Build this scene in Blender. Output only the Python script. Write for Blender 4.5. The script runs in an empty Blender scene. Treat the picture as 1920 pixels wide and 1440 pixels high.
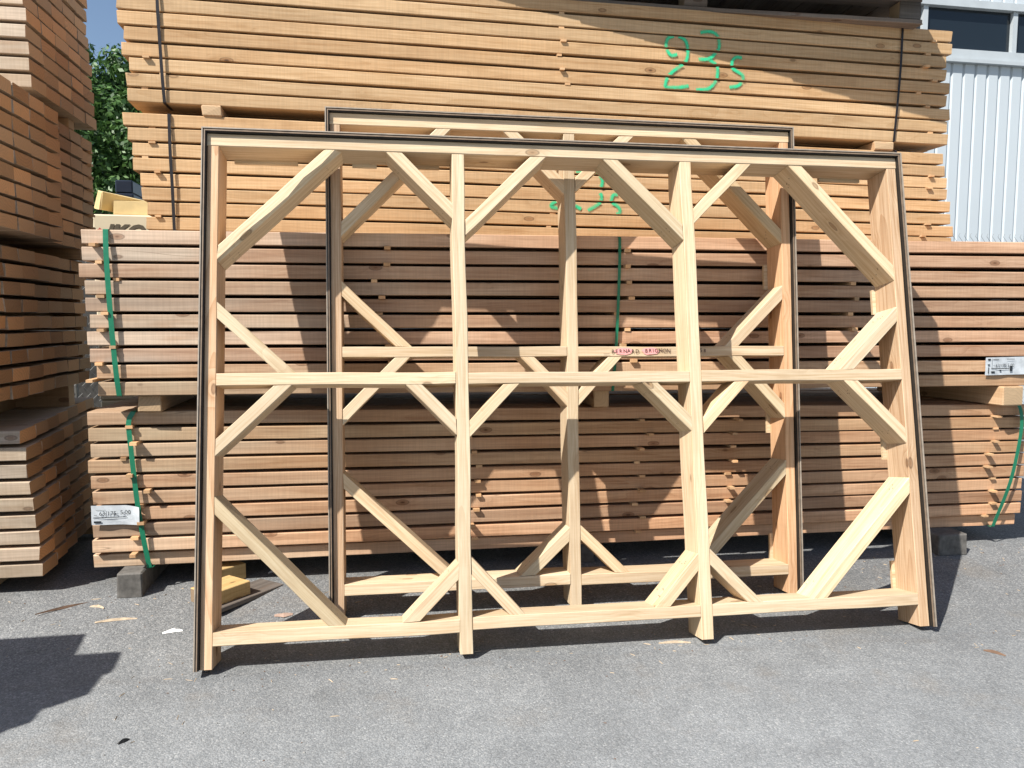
import bpy, bmesh, math, random
from mathutils import Vector, Matrix

# ------------------------------------------------------------------ scene, camera, light
sc = bpy.context.scene
C = sc.collection
rnd = random.Random(11)

CAM_H, YAW, PITCH, ROLL, FPX = 1.30, 0.1715, 0.0847, 0.0028, 1448.456
fwd = Vector((math.sin(YAW) * math.cos(PITCH), math.cos(YAW) * math.cos(PITCH), -math.sin(PITCH)))
rgt = Vector((math.cos(YAW), -math.sin(YAW), 0))
upv = rgt.cross(fwd)
r2 = math.cos(ROLL) * rgt + math.sin(ROLL) * upv
u2 = -math.sin(ROLL) * rgt + math.cos(ROLL) * upv
cd = bpy.data.cameras.new('camera')
cam = bpy.data.objects.new('camera', cd)
C.objects.link(cam)
M = Matrix.Identity(4)
for i in range(3):
    M[i][0], M[i][1], M[i][2] = r2[i], u2[i], -fwd[i]
M[2][3] = CAM_H
cam.matrix_world = M
cd.sensor_width = 36.0
cd.lens = FPX / 1920 * 36.0
cd.clip_start = 0.05
cd.clip_end = 500
sc.camera = cam

SUN_EL, SUN_AZ = math.radians(47.5), math.radians(53.0)   # azimuth of the light's travel, from +Y towards +X
sdir = Vector((math.cos(SUN_EL) * math.sin(SUN_AZ), math.cos(SUN_EL) * math.cos(SUN_AZ), -math.sin(SUN_EL)))
ld = bpy.data.lights.new('sun', 'SUN')
ld.energy = 5.0
ld.angle = math.radians(0.53)
ld.color = (1.0, 0.955, 0.89)
sun = bpy.data.objects.new('sun', ld)
C.objects.link(sun)
sun.rotation_euler = sdir.to_track_quat('-Z', 'Y').to_euler()
sun.location = (-4, -3, 8)

world = bpy.data.worlds.new('World')
sc.world = world
world.use_nodes = True
wn = world.node_tree.nodes
bg = wn['Background']
sky = wn.new('ShaderNodeTexSky')
sky.sky_type = 'NISHITA'
sky.sun_disc = False
sky.sun_elevation = SUN_EL
sky.sun_rotation = SUN_AZ + math.pi
sky.altitude = 300
sky.air_density = 1.0
sky.dust_density = 1.0
sky.ozone_density = 0.5
world.node_tree.links.new(sky.outputs[0], bg.inputs[0])
bg.inputs[1].default_value = 0.085

sc.view_settings.view_transform = 'Standard'
sc.view_settings.look = 'None'
sc.view_settings.gamma = 1.0
sc.view_settings.use_curve_mapping = False
sc.view_settings.exposure = 0.70
sc.cycles.use_denoising = True
sc.cycles.diffuse_bounces = 3
sc.cycles.max_bounces = 6

# ------------------------------------------------------------------ node helpers
class NT:
    def __init__(s, name):
        s.m = bpy.data.materials.new(name)
        s.m.use_nodes = True
        s.t = s.m.node_tree
        s.n = s.t.nodes
        s.b = s.n['Principled BSDF']

    def link(s, a, b):
        s.t.links.new(a, b)

    def set(s, sock, v):
        if hasattr(v, 'is_output'):
            s.link(v, sock)
        else:
            sock.default_value = v

    def math(s, op, a, b=0.0, c=0.0, clamp=False):
        n = s.n.new('ShaderNodeMath'); n.operation = op; n.use_clamp = clamp
        s.set(n.inputs[0], a); s.set(n.inputs[1], b); s.set(n.inputs[2], c)
        return n.outputs[0]

    def vmath(s, op, a, b=(0, 0, 0)):
        n = s.n.new('ShaderNodeVectorMath'); n.operation = op
        s.set(n.inputs[0], a); s.set(n.inputs[1], b)
        return n.outputs[0]

    def noise(s, vec, scale=1.0, detail=3.0, rough=0.55, dist=0.0):
        n = s.n.new('ShaderNodeTexNoise')
        s.link(vec, n.inputs['Vector'])
        n.inputs['Scale'].default_value = scale; n.inputs['Detail'].default_value = detail
        n.inputs['Roughness'].default_value = rough; n.inputs['Distortion'].default_value = dist
        return n

    def vor(s, vec, scale=1.0, feature='F1'):
        n = s.n.new('ShaderNodeTexVoronoi'); n.feature = feature
        s.link(vec, n.inputs['Vector']); n.inputs['Scale'].default_value = scale
        return n

    def ramp(s, fac, stops):
        n = s.n.new('ShaderNodeValToRGB')
        e = n.color_ramp.elements
        while len(e) < len(stops):
            e.new(0.5)
        for k, (p, col) in enumerate(stops):
            e[k].position = p
            e[k].color = (*col, 1) if len(col) == 3 else col
        s.set(n.inputs[0], fac)
        return n.outputs[0]

    def mrange(s, v, a, b, c=0.0, d=1.0):
        n = s.n.new('ShaderNodeMapRange'); n.clamp = True
        s.set(n.inputs[0], v)
        for k, x in zip((1, 2, 3, 4), (a, b, c, d)):
            n.inputs[k].default_value = x
        return n.outputs[0]

    def mix(s, fac, a, b, mode='MIX'):
        n = s.n.new('ShaderNodeMix'); n.data_type = 'RGBA'; n.blend_type = mode
        s.set(n.inputs[0], fac)
        for sock, v in ((n.inputs[6], a), (n.inputs[7], b)):
            if hasattr(v, 'is_output'):
                s.link(v, sock)
            else:
                sock.default_value = (*v, 1) if len(v) == 3 else v
        return n.outputs[2]

    def grey(s, v):
        n = s.n.new('ShaderNodeCombineColor')
        for k in range(3):
            s.set(n.inputs[k], v)
        return n.outputs[0]

    def bump(s, h, strength, dist=0.01):
        n = s.n.new('ShaderNodeBump')
        n.inputs['Strength'].default_value = strength
        n.inputs['Distance'].default_value = dist
        s.link(h, n.inputs['Height'])
        s.link(n.outputs[0], s.b.inputs['Normal'])

    def coord(s, which='Object'):
        return s.n.new('ShaderNodeTexCoord').outputs[which]


def wood(name, light, dark, knot=(0.16, 0.07, 0.03), end=(0.42, 0.23, 0.11), ring=0.014, ring_amt=0.35, weather=0.0,
         var=0.28, knots=0.5, gcol=(0.42, 0.38, 0.34), sat=0.5, wx=None, saw_amt=0.05):
    N = NT(name)
    o = N.coord('Object')
    info = N.n.new('ShaderNodeObjectInfo')
    r = info.outputs['Random']
    cmb = N.n.new('ShaderNodeCombineXYZ')
    N.set(cmb.inputs[0], N.math('MULTIPLY', r, 37.3))
    N.set(cmb.inputs[1], N.math('MULTIPLY', r, 91.7))
    N.set(cmb.inputs[2], N.math('MULTIPLY', r, 53.1))
    p = N.vmath('ADD', o, cmb.outputs[0])
    sep = N.n.new('ShaderNodeSeparateXYZ'); N.link(o, sep.inputs[0])
    # ring distance with a slow waver along the board
    wav = N.noise(N.vmath('MULTIPLY', p, (1.1, 6, 6)), 1.0, 1.0).outputs['Fac']
    r2_ = N.math('FRACT', N.math('MULTIPLY', r, 7.13))
    yy = N.math('ADD', sep.outputs[1], N.math('MULTIPLY', N.math('SUBTRACT', r2_, 0.7), 0.16))
    zz = N.math('ADD', sep.outputs[2], N.math('MULTIPLY', N.math('SUBTRACT', r, 0.5), 0.22))
    rad = N.math('SQRT', N.math('ADD', N.math('MULTIPLY', yy, yy), N.math('MULTIPLY', zz, zz)))
    rad = N.math('ADD', rad, N.math('MULTIPLY', wav, 0.085))
    # knots pull the grain around them
    vk = N.vor(N.vmath('MULTIPLY', p, (5.0, 11.5, 11.5)), 1.0)
    kd = vk.outputs['Distance']
    sk = N.n.new('ShaderNodeSeparateColor'); N.link(vk.outputs['Color'], sk.inputs[0])
    has = N.math('GREATER_THAN', sk.outputs[0], 1.0 - knots)
    kin = N.math('MULTIPLY', N.mrange(kd, 0.10, 0.17, 1.0, 0.0), has)
    khalo = N.math('MULTIPLY', N.mrange(kd, 0.12, 0.45, 1.0, 0.0), has)
    rad = N.math('ADD', rad, N.math('MULTIPLY', khalo, 0.02))
    saw = N.math('FRACT', N.math('DIVIDE', rad, ring))
    rings = N.math('POWER', saw, 2.2)
    fine = N.noise(N.vmath('MULTIPLY', p, (9, 190, 190)), 1.0, 1.0, 0.6).outputs['Fac']
    mid_ = N.noise(N.vmath('MULTIPLY', p, (1.5, 62, 62)), 1.0, 2.0, 0.65).outputs['Fac']
    blot = N.noise(N.vmath('MULTIPLY', p, (1.3, 5, 5)), 1.0, 2.0, 0.6).outputs['Fac']
    f = N.math('ADD', N.math('MULTIPLY', rings, ring_amt), N.math('MULTIPLY', N.mrange(fine, 0.35, 0.65), 0.3))
    f = N.math('ADD', f, N.math('MULTIPLY', N.mrange(mid_, 0.42, 0.68), 0.42))
    f = N.math('ADD', f, N.math('MULTIPLY', khalo, 0.25), clamp=True)
    col = N.mix(f, light, dark)
    if weather > 0:
        wfac = N.math('MULTIPLY', N.mrange(N.math('ADD', blot, N.math('MULTIPLY', r2_, 0.3)), 0.45, 0.85), weather)
        wfac2 = N.math('ADD', wfac, weather * 0.35)
        if wx:                      # the end that has stood in the weather is greyer
            wfac2 = N.math('MULTIPLY', wfac2, N.mrange(sep.outputs[0], wx[0], wx[1], 1.5, 0.5), clamp=True)
        col = N.mix(wfac2, col, N.mix(N.mrange(mid_, 0.3, 0.7), gcol, tuple(c * 0.62 for c in gcol)))
    core = N.math('MULTIPLY', N.mrange(kd, 0.035, 0.075, 1.0, 0.0), has)
    rim = N.math('MULTIPLY', N.mrange(N.math('ABSOLUTE', N.math('SUBTRACT', kd, 0.145)), 0.0, 0.03, 1.0, 0.0), has)
    col = N.mix(N.math('MULTIPLY', kin, 0.6), col, knot)
    col = N.mix(N.math('MULTIPLY', N.math('MAXIMUM', core, N.math('MULTIPLY', rim, 0.7)), 0.75), col, (0.06, 0.03, 0.016))
    # resin and water streaks, saw lines across the board
    stn = N.noise(N.vmath('MULTIPLY', p, (2.4, 14, 14)), 1.0, 2.0, 0.7).outputs['Fac']
    col = N.mix(N.math('MULTIPLY', N.mrange(stn, 0.60, 0.74), 0.34), col, (0.30, 0.155, 0.06))
    sawl = N.noise(N.vmath('MULTIPLY', p, (150, 6, 6)), 1.0, 0.0).outputs['Fac']
    col = N.mix(1.0, col, N.grey(N.mrange(sawl, 0.3, 0.7, 1.0 - saw_amt, 1.0 + saw_amt * 0.7)), 'MULTIPLY')
    # drying cracks: thin dark lines along the grain
    crk = N.noise(N.vmath('MULTIPLY', p, (0.9, 22, 22)), 1.0, 0.0, 0.4).outputs['Fac']
    line = N.mrange(N.math('ABSOLUTE', N.math('SUBTRACT', crk, 0.66)), 0.0, 0.008, 1.0, 0.0)
    gate = N.mrange(blot, 0.56, 0.64)
    col = N.mix(N.math('MULTIPLY', N.math('MULTIPLY', line, gate), 0.6), col, (0.07, 0.035, 0.02))
    bl = N.mrange(blot, 0.3, 0.72, 1.0 - var * 0.7, 1.0 + var * 0.5)
    rb = N.math('MULTIPLY', bl, N.mrange(r, 0, 1, 1.0 - var * 0.7, 1.0 + var * 0.7))
    col = N.mix(1.0, col, N.grey(rb), 'MULTIPLY')
    # per-board shift towards orange or pale
    shift = N.mix(N.math('MULTIPLY', r2_, sat), (1, 1, 1), (1.08, 0.86, 0.66))
    col = N.mix(1.0, col, shift, 'MULTIPLY')
    # end grain on the faces across the length
    nrm = N.n.new('ShaderNodeSeparateXYZ'); N.link(N.coord('Normal'), nrm.inputs[0])
    isend = N.mrange(N.math('ABSOLUTE', nrm.outputs[0]), 0.75, 0.9)
    en = fine
    ef = N.math('ADD', N.math('MULTIPLY', rings, 0.45), N.math('MULTIPLY', en, 0.55), clamp=True)
    ecol = N.mix(ef, end, tuple(c * 0.55 for c in end))
    ecol = N.mix(1.0, ecol, N.grey(N.mrange(r2_, 0, 1, 0.7, 1.35)), 'MULTIPLY')
    ecol = N.mix(N.math('MULTIPLY', N.math('FRACT', N.math('MULTIPLY', r, 13.7)), 0.6), ecol, (0.5, 0.36, 0.22))
    col = N.mix(isend, col, ecol)
    col = N.mix(1.0, col, info.outputs['Color'], 'MULTIPLY')
    N.link(col, N.b.inputs['Base Color'])
    N.b.inputs['Roughness'].default_value = 0.72
    N.b.inputs['Specular IOR Level'].default_value = 0.25
    return N.m


def plain(name, col, rough=0.6, metal=0.0, var=0.0, scale=8.0, spec=0.4):
    N = NT(name)
    if var > 0:
        n = N.noise(N.coord('Object'), scale, 4.0).outputs['Fac']
        k = N.mrange(n, 0.3, 0.7, 1 - var, 1 + var)
        N.link(N.mix(1.0, (*col, 1), N.grey(k), 'MULTIPLY'), N.b.inputs['Base Color'])
        N.bump(n, 0.15, 0.003)
    else:
        N.b.inputs['Base Color'].default_value = (*col, 1)
    N.b.inputs['Roughness'].default_value = rough
    N.b.inputs['Metallic'].default_value = metal
    N.b.inputs['Specular IOR Level'].default_value = spec
    return N.m


def asphalt_mat():
    N = NT('asphalt')
    o = N.coord('Object')
    big = N.noise(o, 1.1, 4.0, 0.6).outputs['Fac']
    med = N.noise(o, 9.0, 4.0, 0.65).outputs['Fac']
    v = N.vor(o, 165.0)
    v2 = N.vor(o, 310.0)
    sv = N.n.new('ShaderNodeSeparateColor'); N.link(v.outputs['Color'], sv.inputs[0])
    sv2 = N.n.new('ShaderNodeSeparateColor'); N.link(v2.outputs['Color'], sv2.inputs[0])
    stone = N.ramp(sv.outputs[0], [(0.0, (0.06, 0.063, 0.067)), (0.35, (0.145, 0.15, 0.154)), (0.7, (0.23, 0.233, 0.235)), (0.93, (0.34, 0.337, 0.33)), (1.0, (0.52, 0.51, 0.49))])
    stone2 = N.ramp(sv2.outputs[1], [(0.0, (0.11, 0.117, 0.125)), (0.6, (0.25, 0.264, 0.278)), (1.0, (0.44, 0.447, 0.455))])
    sep = N.n.new('ShaderNodeSeparateXYZ'); N.link(o, sep.inputs[0])
    # older, coarser paving towards the stacks; a smoother, paler lane in front
    edge = N.math('ADD', sep.outputs[1], N.math('MULTIPLY', N.math('SUBTRACT', med, 0.5), 0.12))
    edge = N.math('ADD', edge, N.math('MULTIPLY', sep.outputs[0], 0.045))
    coarse = N.mrange(edge, 2.3, 3.5)
    col = N.mix(N.mrange(coarse, 0, 1, 0.26, 0.5), N.mix(0.38, (0.218, 0.228, 0.233), stone2), stone)
    gap = N.mrange(v.outputs['Distance'], 0.35, 0.75)
    col = N.mix(N.math('MULTIPLY', gap, N.mrange(coarse, 0, 1, 0.16, 0.3)), col, (0.06, 0.06, 0.062))
    col = N.mix(1.0, col, N.grey(N.mrange(big, 0.3, 0.7, 0.84, 1.14)), 'MULTIPLY')
    col = N.mix(1.0, col, N.grey(N.mrange(med, 0.25, 0.75, 0.88, 1.12)), 'MULTIPLY')
    col = N.mix(1.0, col, N.mix(coarse, (1.09, 1.10, 1.09), (0.86, 0.86, 0.85)), 'MULTIPLY')
    # damp-dirt line where the frame stands, sawdust stains, oil spots, hairline cracks
    sm = N.math('ABSOLUTE', N.math('SUBTRACT', edge, 2.83))
    seam = N.math('MULTIPLY', N.mrange(sm, 0.0, 0.045, 1.0, 0.0), N.mrange(med, 0.44, 0.62))
    col = N.mix(N.math('MULTIPLY', seam, 0.35), col, (0.10, 0.088, 0.075))
    st = N.noise(N.vmath('ADD', o, (3.1, 7.7, 0)), 2.3, 5.0, 0.7).outputs['Fac']
    col = N.mix(N.math('MULTIPLY', N.mrange(st, 0.55, 0.72), 0.3), col, (0.21, 0.17, 0.125))
    oil = N.noise(N.vmath('ADD', o, (13.1, 1.7, 0)), 3.1, 2.0, 0.5).outputs['Fac']
    col = N.mix(N.math('MULTIPLY', N.mrange(oil, 0.66, 0.78), 0.22), col, (0.07, 0.07, 0.072))
    wob_ = N.vmath('ADD', o, N.vmath('MULTIPLY', N.noise(o, 3.0, 3.0).outputs['Color'], (0.35, 0.35, 0.0)))
    ck = N.vor(wob_, 0.75, 'DISTANCE_TO_EDGE').outputs['Distance']
    crack = N.math('MULTIPLY', N.mrange(ck, 0.002, 0.006, 1.0, 0.0), N.mrange(st, 0.46, 0.54))
    col = N.mix(N.math('MULTIPLY', crack, 0.12), col, (0.05, 0.048, 0.045))
    N.link(col, N.b.inputs['Base Color'])
    N.b.inputs['Roughness'].default_value = 0.85
    N.b.inputs['Specular IOR Level'].default_value = 0.3
    h = N.math('ADD', N.math('MULTIPLY', N.math('SUBTRACT', 1.0, v.outputs['Distance']), 0.8), N.math('MULTIPLY', sv2.outputs[0], 0.4))
    N.bump(h, 0.55, 0.004)
    return N.m


W_MID = wood('wood_weathered_larch', (0.61, 0.4, 0.255), (0.38, 0.2, 0.105), weather=0.55, gcol=(0.56, 0.49, 0.395), var=0.24, sat=0.35, wx=(0.2, 2.6))
W_UP = wood('wood_fresh_fir', (0.59, 0.415, 0.24), (0.42, 0.255, 0.12), weather=0.0, var=0.16, ring_amt=0.3, knots=0.28, sat=0.35, knot=(0.26, 0.13, 0.055))
W_SIDE = wood('wood_stack_ends', (0.56, 0.44, 0.31), (0.43, 0.31, 0.20), weather=0.5, gcol=(0.46, 0.42, 0.37), end=(0.62, 0.33, 0.145), var=0.25)
W_FRAME = wood('wood_planed_spruce', (0.66, 0.545, 0.385), (0.46, 0.325, 0.19), ring_amt=0.28, var=0.13, knots=0.3, end=(0.62, 0.47, 0.28), knot=(0.27, 0.15, 0.07), sat=0.18, saw_amt=0.012)
W_POST = wood('wood_douglas_post', (0.66, 0.5, 0.345), (0.44, 0.275, 0.155), ring=0.011, ring_amt=0.5, var=0.14, knots=0.25, end=(0.55, 0.36, 0.2), sat=0.3, saw_amt=0.012)
W_BLOCK = wood('wood_bearer', (0.50, 0.34, 0.19), (0.36, 0.22, 0.11), end=(0.52, 0.36, 0.21), weather=0.2, var=0.25)
W_GREY = wood('wood_old_grey', (0.13, 0.115, 0.10), (0.07, 0.058, 0.048), end=(0.11, 0.095, 0.08), weather=0.6, gcol=(0.2, 0.18, 0.165), var=0.35, knot=(0.03, 0.02, 0.015))
W_STICK = wood('wood_sticker', (0.62, 0.42, 0.24), (0.48, 0.29, 0.15), end=(0.55, 0.35, 0.19), var=0.3)
M_ASPH = asphalt_mat()
M_GREEN = plain('green_strap_plastic', (0.012, 0.16, 0.085), 0.35, var=0.1, scale=40)
M_BLACK = plain('black_strap_plastic', (0.014, 0.011, 0.012), 0.4)
def spray_mat():
    N = NT('green_spray_paint')
    N.b.inputs['Base Color'].default_value = (0.03, 0.56, 0.26, 1)
    N.b.inputs['Roughness'].default_value = 0.55
    uv = N.n.new('ShaderNodeSeparateXYZ'); N.link(N.coord('UV'), uv.inputs[0])
    n = N.noise(N.coord('Object'), 170.0, 2.0).outputs['Fac']
    big = N.noise(N.coord('Object'), 22.0, 1.0).outputs['Fac']
    d = N.math('ABSOLUTE', N.math('SUBTRACT', uv.outputs[1], 0.5))
    e = N.math('ADD', d, N.math('MULTIPLY', N.math('SUBTRACT', n, 0.5), 0.35))
    a = N.mrange(e, 0.16, 0.46, 1.0, 0.0)
    a = N.math('MULTIPLY', a, N.mrange(big, 0.3, 0.6, 0.65, 1.0))
    N.link(a, N.b.inputs['Alpha'])
    return N.m


M_PAINT = spray_mat()
M_SEAL = plain('black_seal_rubber', (0.012, 0.011, 0.010), 0.5)
M_SHEET = plain('grey_brown_board_edge', (0.30, 0.255, 0.205), 0.6, var=0.2, scale=30)
M_SHEET2 = plain('dark_brown_board_edge', (0.20, 0.145, 0.10), 0.6, var=0.2, scale=30)
M_PAPER = plain('label_paper', (0.50, 0.535, 0.56), 0.3, var=0.2, scale=22)
M_INK = plain('printing_ink', (0.02, 0.025, 0.03), 0.5)
M_PENCIL = plain('felt_pen_ink', (0.07, 0.035, 0.03), 0.6)
M_PINK = plain('pink_marker_ink', (0.72, 0.34, 0.33), 0.6, var=0.06, scale=60)
M_CONC = plain('dark_concrete', (0.115, 0.108, 0.098), 0.9, var=0.35, scale=30)
M_CLAD = plain('white_coated_steel', (0.47, 0.52, 0.55), 0.4, var=0.03, scale=0.7)
M_TRIM = plain('white_painted_trim', (0.42, 0.46, 0.48), 0.45, var=0.06, scale=5)
M_GLASS = plain('window_glass', (0.012, 0.018, 0.024), 0.08, spec=0.5)
M_WIRE = plain('galvanised_wire', (0.16, 0.16, 0.155), 0.5, metal=0.6)
M_YELLOW = plain('yellow_insulation_foam', (0.70, 0.53, 0.26), 0.8, var=0.15, scale=6)
M_CARTON = plain('beige_pack_film', (0.60, 0.52, 0.37), 0.5, var=0.05, scale=3)
M_PRINTG = plain('dark_grey_print', (0.09, 0.075, 0.05), 0.5)
M_RED = plain('red_print', (0.42, 0.07, 0.05), 0.5)
M_BIN = plain('black_blue_plastic', (0.012, 0.017, 0.03), 0.35, var=0.2, scale=5)
M_GAP_SHADE = plain('gap_shade_dark', (0.05, 0.048, 0.045), 0.5, var=0.2, scale=6)  # dark colour standing in for the shade under the second left bundle
M_WHITE = plain('white_scrap_paper', (0.72, 0.72, 0.70), 0.7)
M_CHIP = plain('wood_chip', (0.46, 0.36, 0.25), 0.8, var=0.2, scale=50)
M_TWIG = plain('brown_twig', (0.14, 0.085, 0.055), 0.9, var=0.2, scale=50)

# ------------------------------------------------------------------ object helpers
def link(o, parent=None):
    C.objects.link(o)
    if parent is not None:
        o.parent = parent
    return o


def mesh_obj(name, verts, faces, mat, parent=None, smooth=False):
    me = bpy.data.meshes.new(name)
    me.from_pydata(verts, [], faces)
    me.update()
    if mat is not None:
        me.materials.append(mat)
    if smooth:
        for p in me.polygons:
            p.use_smooth = True
    return link(bpy.data.objects.new(name, me), parent)


def empty(name, loc=(0, 0, 0), mat=None):
    o = bpy.data.objects.new(name, None)
    o.empty_display_size = 0.1
    if mat is not None:
        o.matrix_world = mat
    else:
        o.location = loc
    C.objects.link(o)
    return o


def tag(o, label, cat, group=None, kind=None):
    if label:
        o['label'] = label
    if cat:
        o['category'] = cat
    if group:
        o['group'] = group
    if kind:
        o['kind'] = kind
    return o


def box_vf(x0, x1, y0, y1, z0, z1, base=0):
    v = [(x0, y0, z0), (x1, y0, z0), (x1, y1, z0), (x0, y1, z0), (x0, y0, z1), (x1, y0, z1), (x1, y1, z1), (x0, y1, z1)]
    f = [(0, 3, 2, 1), (4, 5, 6, 7), (0, 1, 5, 4), (1, 2, 6, 5), (2, 3, 7, 6), (3, 0, 4, 7)]
    return v, [tuple(i + base for i in q) for q in f]


def bevel_me(me, off, seg=1):
    bm = bmesh.new(); bm.from_mesh(me)
    bmesh.ops.bevel(bm, geom=bm.edges[:], offset=off, segments=seg, affect='EDGES', profile=0.6)
    bm.to_mesh(me); bm.free()


def box(name, x0, x1, y0, y1, z0, z1, mat, parent=None, bev=0.0):
    v, f = box_vf(x0, x1, y0, y1, z0, z1)
    o = mesh_obj(name, v, f, mat, parent)
    if bev > 0:
        bevel_me(o.data, bev)
    return o


def beam_mesh(name, L, D, b, mat, seed, seg=14, ch=0.003, wob=0.0015, ragged=0.0):
    """A sawn board: x along the length, y the depth, z the thickness, edges slightly broken, faces not quite straight."""
    R = random.Random(seed)
    prof = [(ch, 0), (D - ch, 0), (D, ch), (D, b - ch), (D - ch, b), (ch, b), (0, b - ch), (0, ch)]
    verts, faces = [], []
    ph = [R.uniform(0, 6.28) for _ in range(6)]
    for i in range(seg + 1):
        t = i / seg
        x = t * L
        dy = wob * (math.sin(t * 5.1 + ph[0]) + 0.6 * math.sin(t * 13 + ph[1])) + R.uniform(-1, 1) * wob * 0.3
        dz = wob * (math.sin(t * 4.3 + ph[2]) + 0.5 * math.sin(t * 11 + ph[3])) + R.uniform(-1, 1) * wob * 0.25
        for k, (y, z) in enumerate(prof):
            e = 0.0
            if i in (0, seg):
                e = R.uniform(-1, 1) * ragged
            jy = R.uniform(0, 1) * (0.004 if R.random() < 0.15 else 0.0012) if k in (6, 7) else 0
            verts.append((x + e, y + dy * (0.4 if 0 < i < seg else 0.4) + jy, z + dz))
    n = 8
    for i in range(seg):
        for k in range(n):
            a, b2 = i * n + k, i * n + (k + 1) % n
            faces.append((a, a + n, b2 + n, b2))
    faces.append(tuple(range(n)))
    faces.append(tuple(seg * n + k for k in reversed(range(n))))
    me = bpy.data.meshes.new(name)
    me.from_pydata(verts, [], faces)
    me.materials.append(mat)
    me.update()
    return me


def inst(name, me, parent, loc, rot=(0, 0, 0), col=None):
    o = bpy.data.objects.new(name, me)
    o.location = loc
    o.rotation_euler = rot
    if col:
        o.color = (*col, 1)
    link(o, parent)
    return o


def ribbon(name, pts, width, thick, mat, parent, side=Vector((1, 0, 0))):
    """flat strap through pts; its width runs along side"""
    v, f = [], []
    n = len(pts)
    for i, p in enumerate(pts):
        p = Vector(p)
        a = Vector(pts[max(i - 1, 0)]); b = Vector(pts[min(i + 1, n - 1)])
        t = (b - a).normalized()
        s = (side - t * side.dot(t)).normalized()
        nn = t.cross(s).normalized()
        for q in ((-1, -1), (1, -1), (1, 1), (-1, 1)):
            v.append(tuple(p + s * q[0] * width / 2 + nn * q[1] * thick / 2))
    for i in range(n - 1):
        for k in range(4):
            a, b = i * 4 + k, i * 4 + (k + 1) % 4
            f.append((a, b, b + 4, a + 4))
    f.append((0, 1, 2, 3)); f.append(tuple(4 * (n - 1) + k for k in (3, 2, 1, 0)))
    return mesh_obj(name, v, f, mat, parent)


def smooth_pts(pts, n=6):
    """Catmull-Rom through the points"""
    P = [Vector(p) for p in pts]
    P = [2 * P[0] - P[1]] + P + [2 * P[-1] - P[-2]]
    out = []
    for i in range(1, len(P) - 2):
        for k in range(n):
            t = k / n
            a, b, c, d = P[i - 1], P[i], P[i + 1], P[i + 2]
            out.append(0.5 * ((2 * b) + (c - a) * t + (2 * a - 5 * b + 4 * c - d) * t * t + (3 * b - a - 3 * c + d) * t ** 3))
    out.append(P[-2])
    return out


def text_mesh(name, body, size, mat, parent, loc, rot, shear=0.0, xscale=1.0, offset=0.0):
    cu = bpy.data.curves.new(name, 'FONT')
    cu.body = body; cu.size = size; cu.shear = shear; cu.offset = offset
    cu.resolution_u = 3
    tmp = bpy.data.objects.new(name + '_tmp', cu)
    C.objects.link(tmp)
    bpy.context.view_layer.update()
    me = bpy.data.meshes.new_from_object(tmp.evaluated_get(bpy.context.evaluated_depsgraph_get()))
    bpy.data.objects.remove(tmp)
    me.name = name
    me.materials.clear(); me.materials.append(mat)
    o = bpy.data.objects.new(name, me)
    o.location = loc; o.rotation_euler = rot; o.scale = (xscale, 1, 1)
    link(o, parent)
    return o


RX = (math.pi / 2, 0, 0)

# ------------------------------------------------------------------ ground
def ground_z(y):
    if y < 2.98: return 0.0
    if y > 3.62: return 0.076
    t = (y - 2.98) / 0.64
    return 0.076 * (0.75 * t + 0.25 * t * t * (3 - 2 * t))


ys = [-30, -10, -2, 0, 1, 2, 2.6, 2.9] + [2.98 + 0.04 * k for k in range(18)] + [4, 5, 7, 10, 20, 40, 120]
xs = [-120, -40, -15, -6, -3, -1.5, 0, 1.5, 3, 6, 15, 40, 120]
gv = [(x, y, ground_z(y)) for y in ys for x in xs]
gf = [(j * len(xs) + i, j * len(xs) + i + 1, (j + 1) * len(xs) + i + 1, (j + 1) * len(xs) + i) for j in range(len(ys) - 1) for i in range(len(xs) - 1)]
g = mesh_obj('ground', gv, gf, M_ASPH, smooth=True)
tag(g, None, None, kind='structure')

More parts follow.
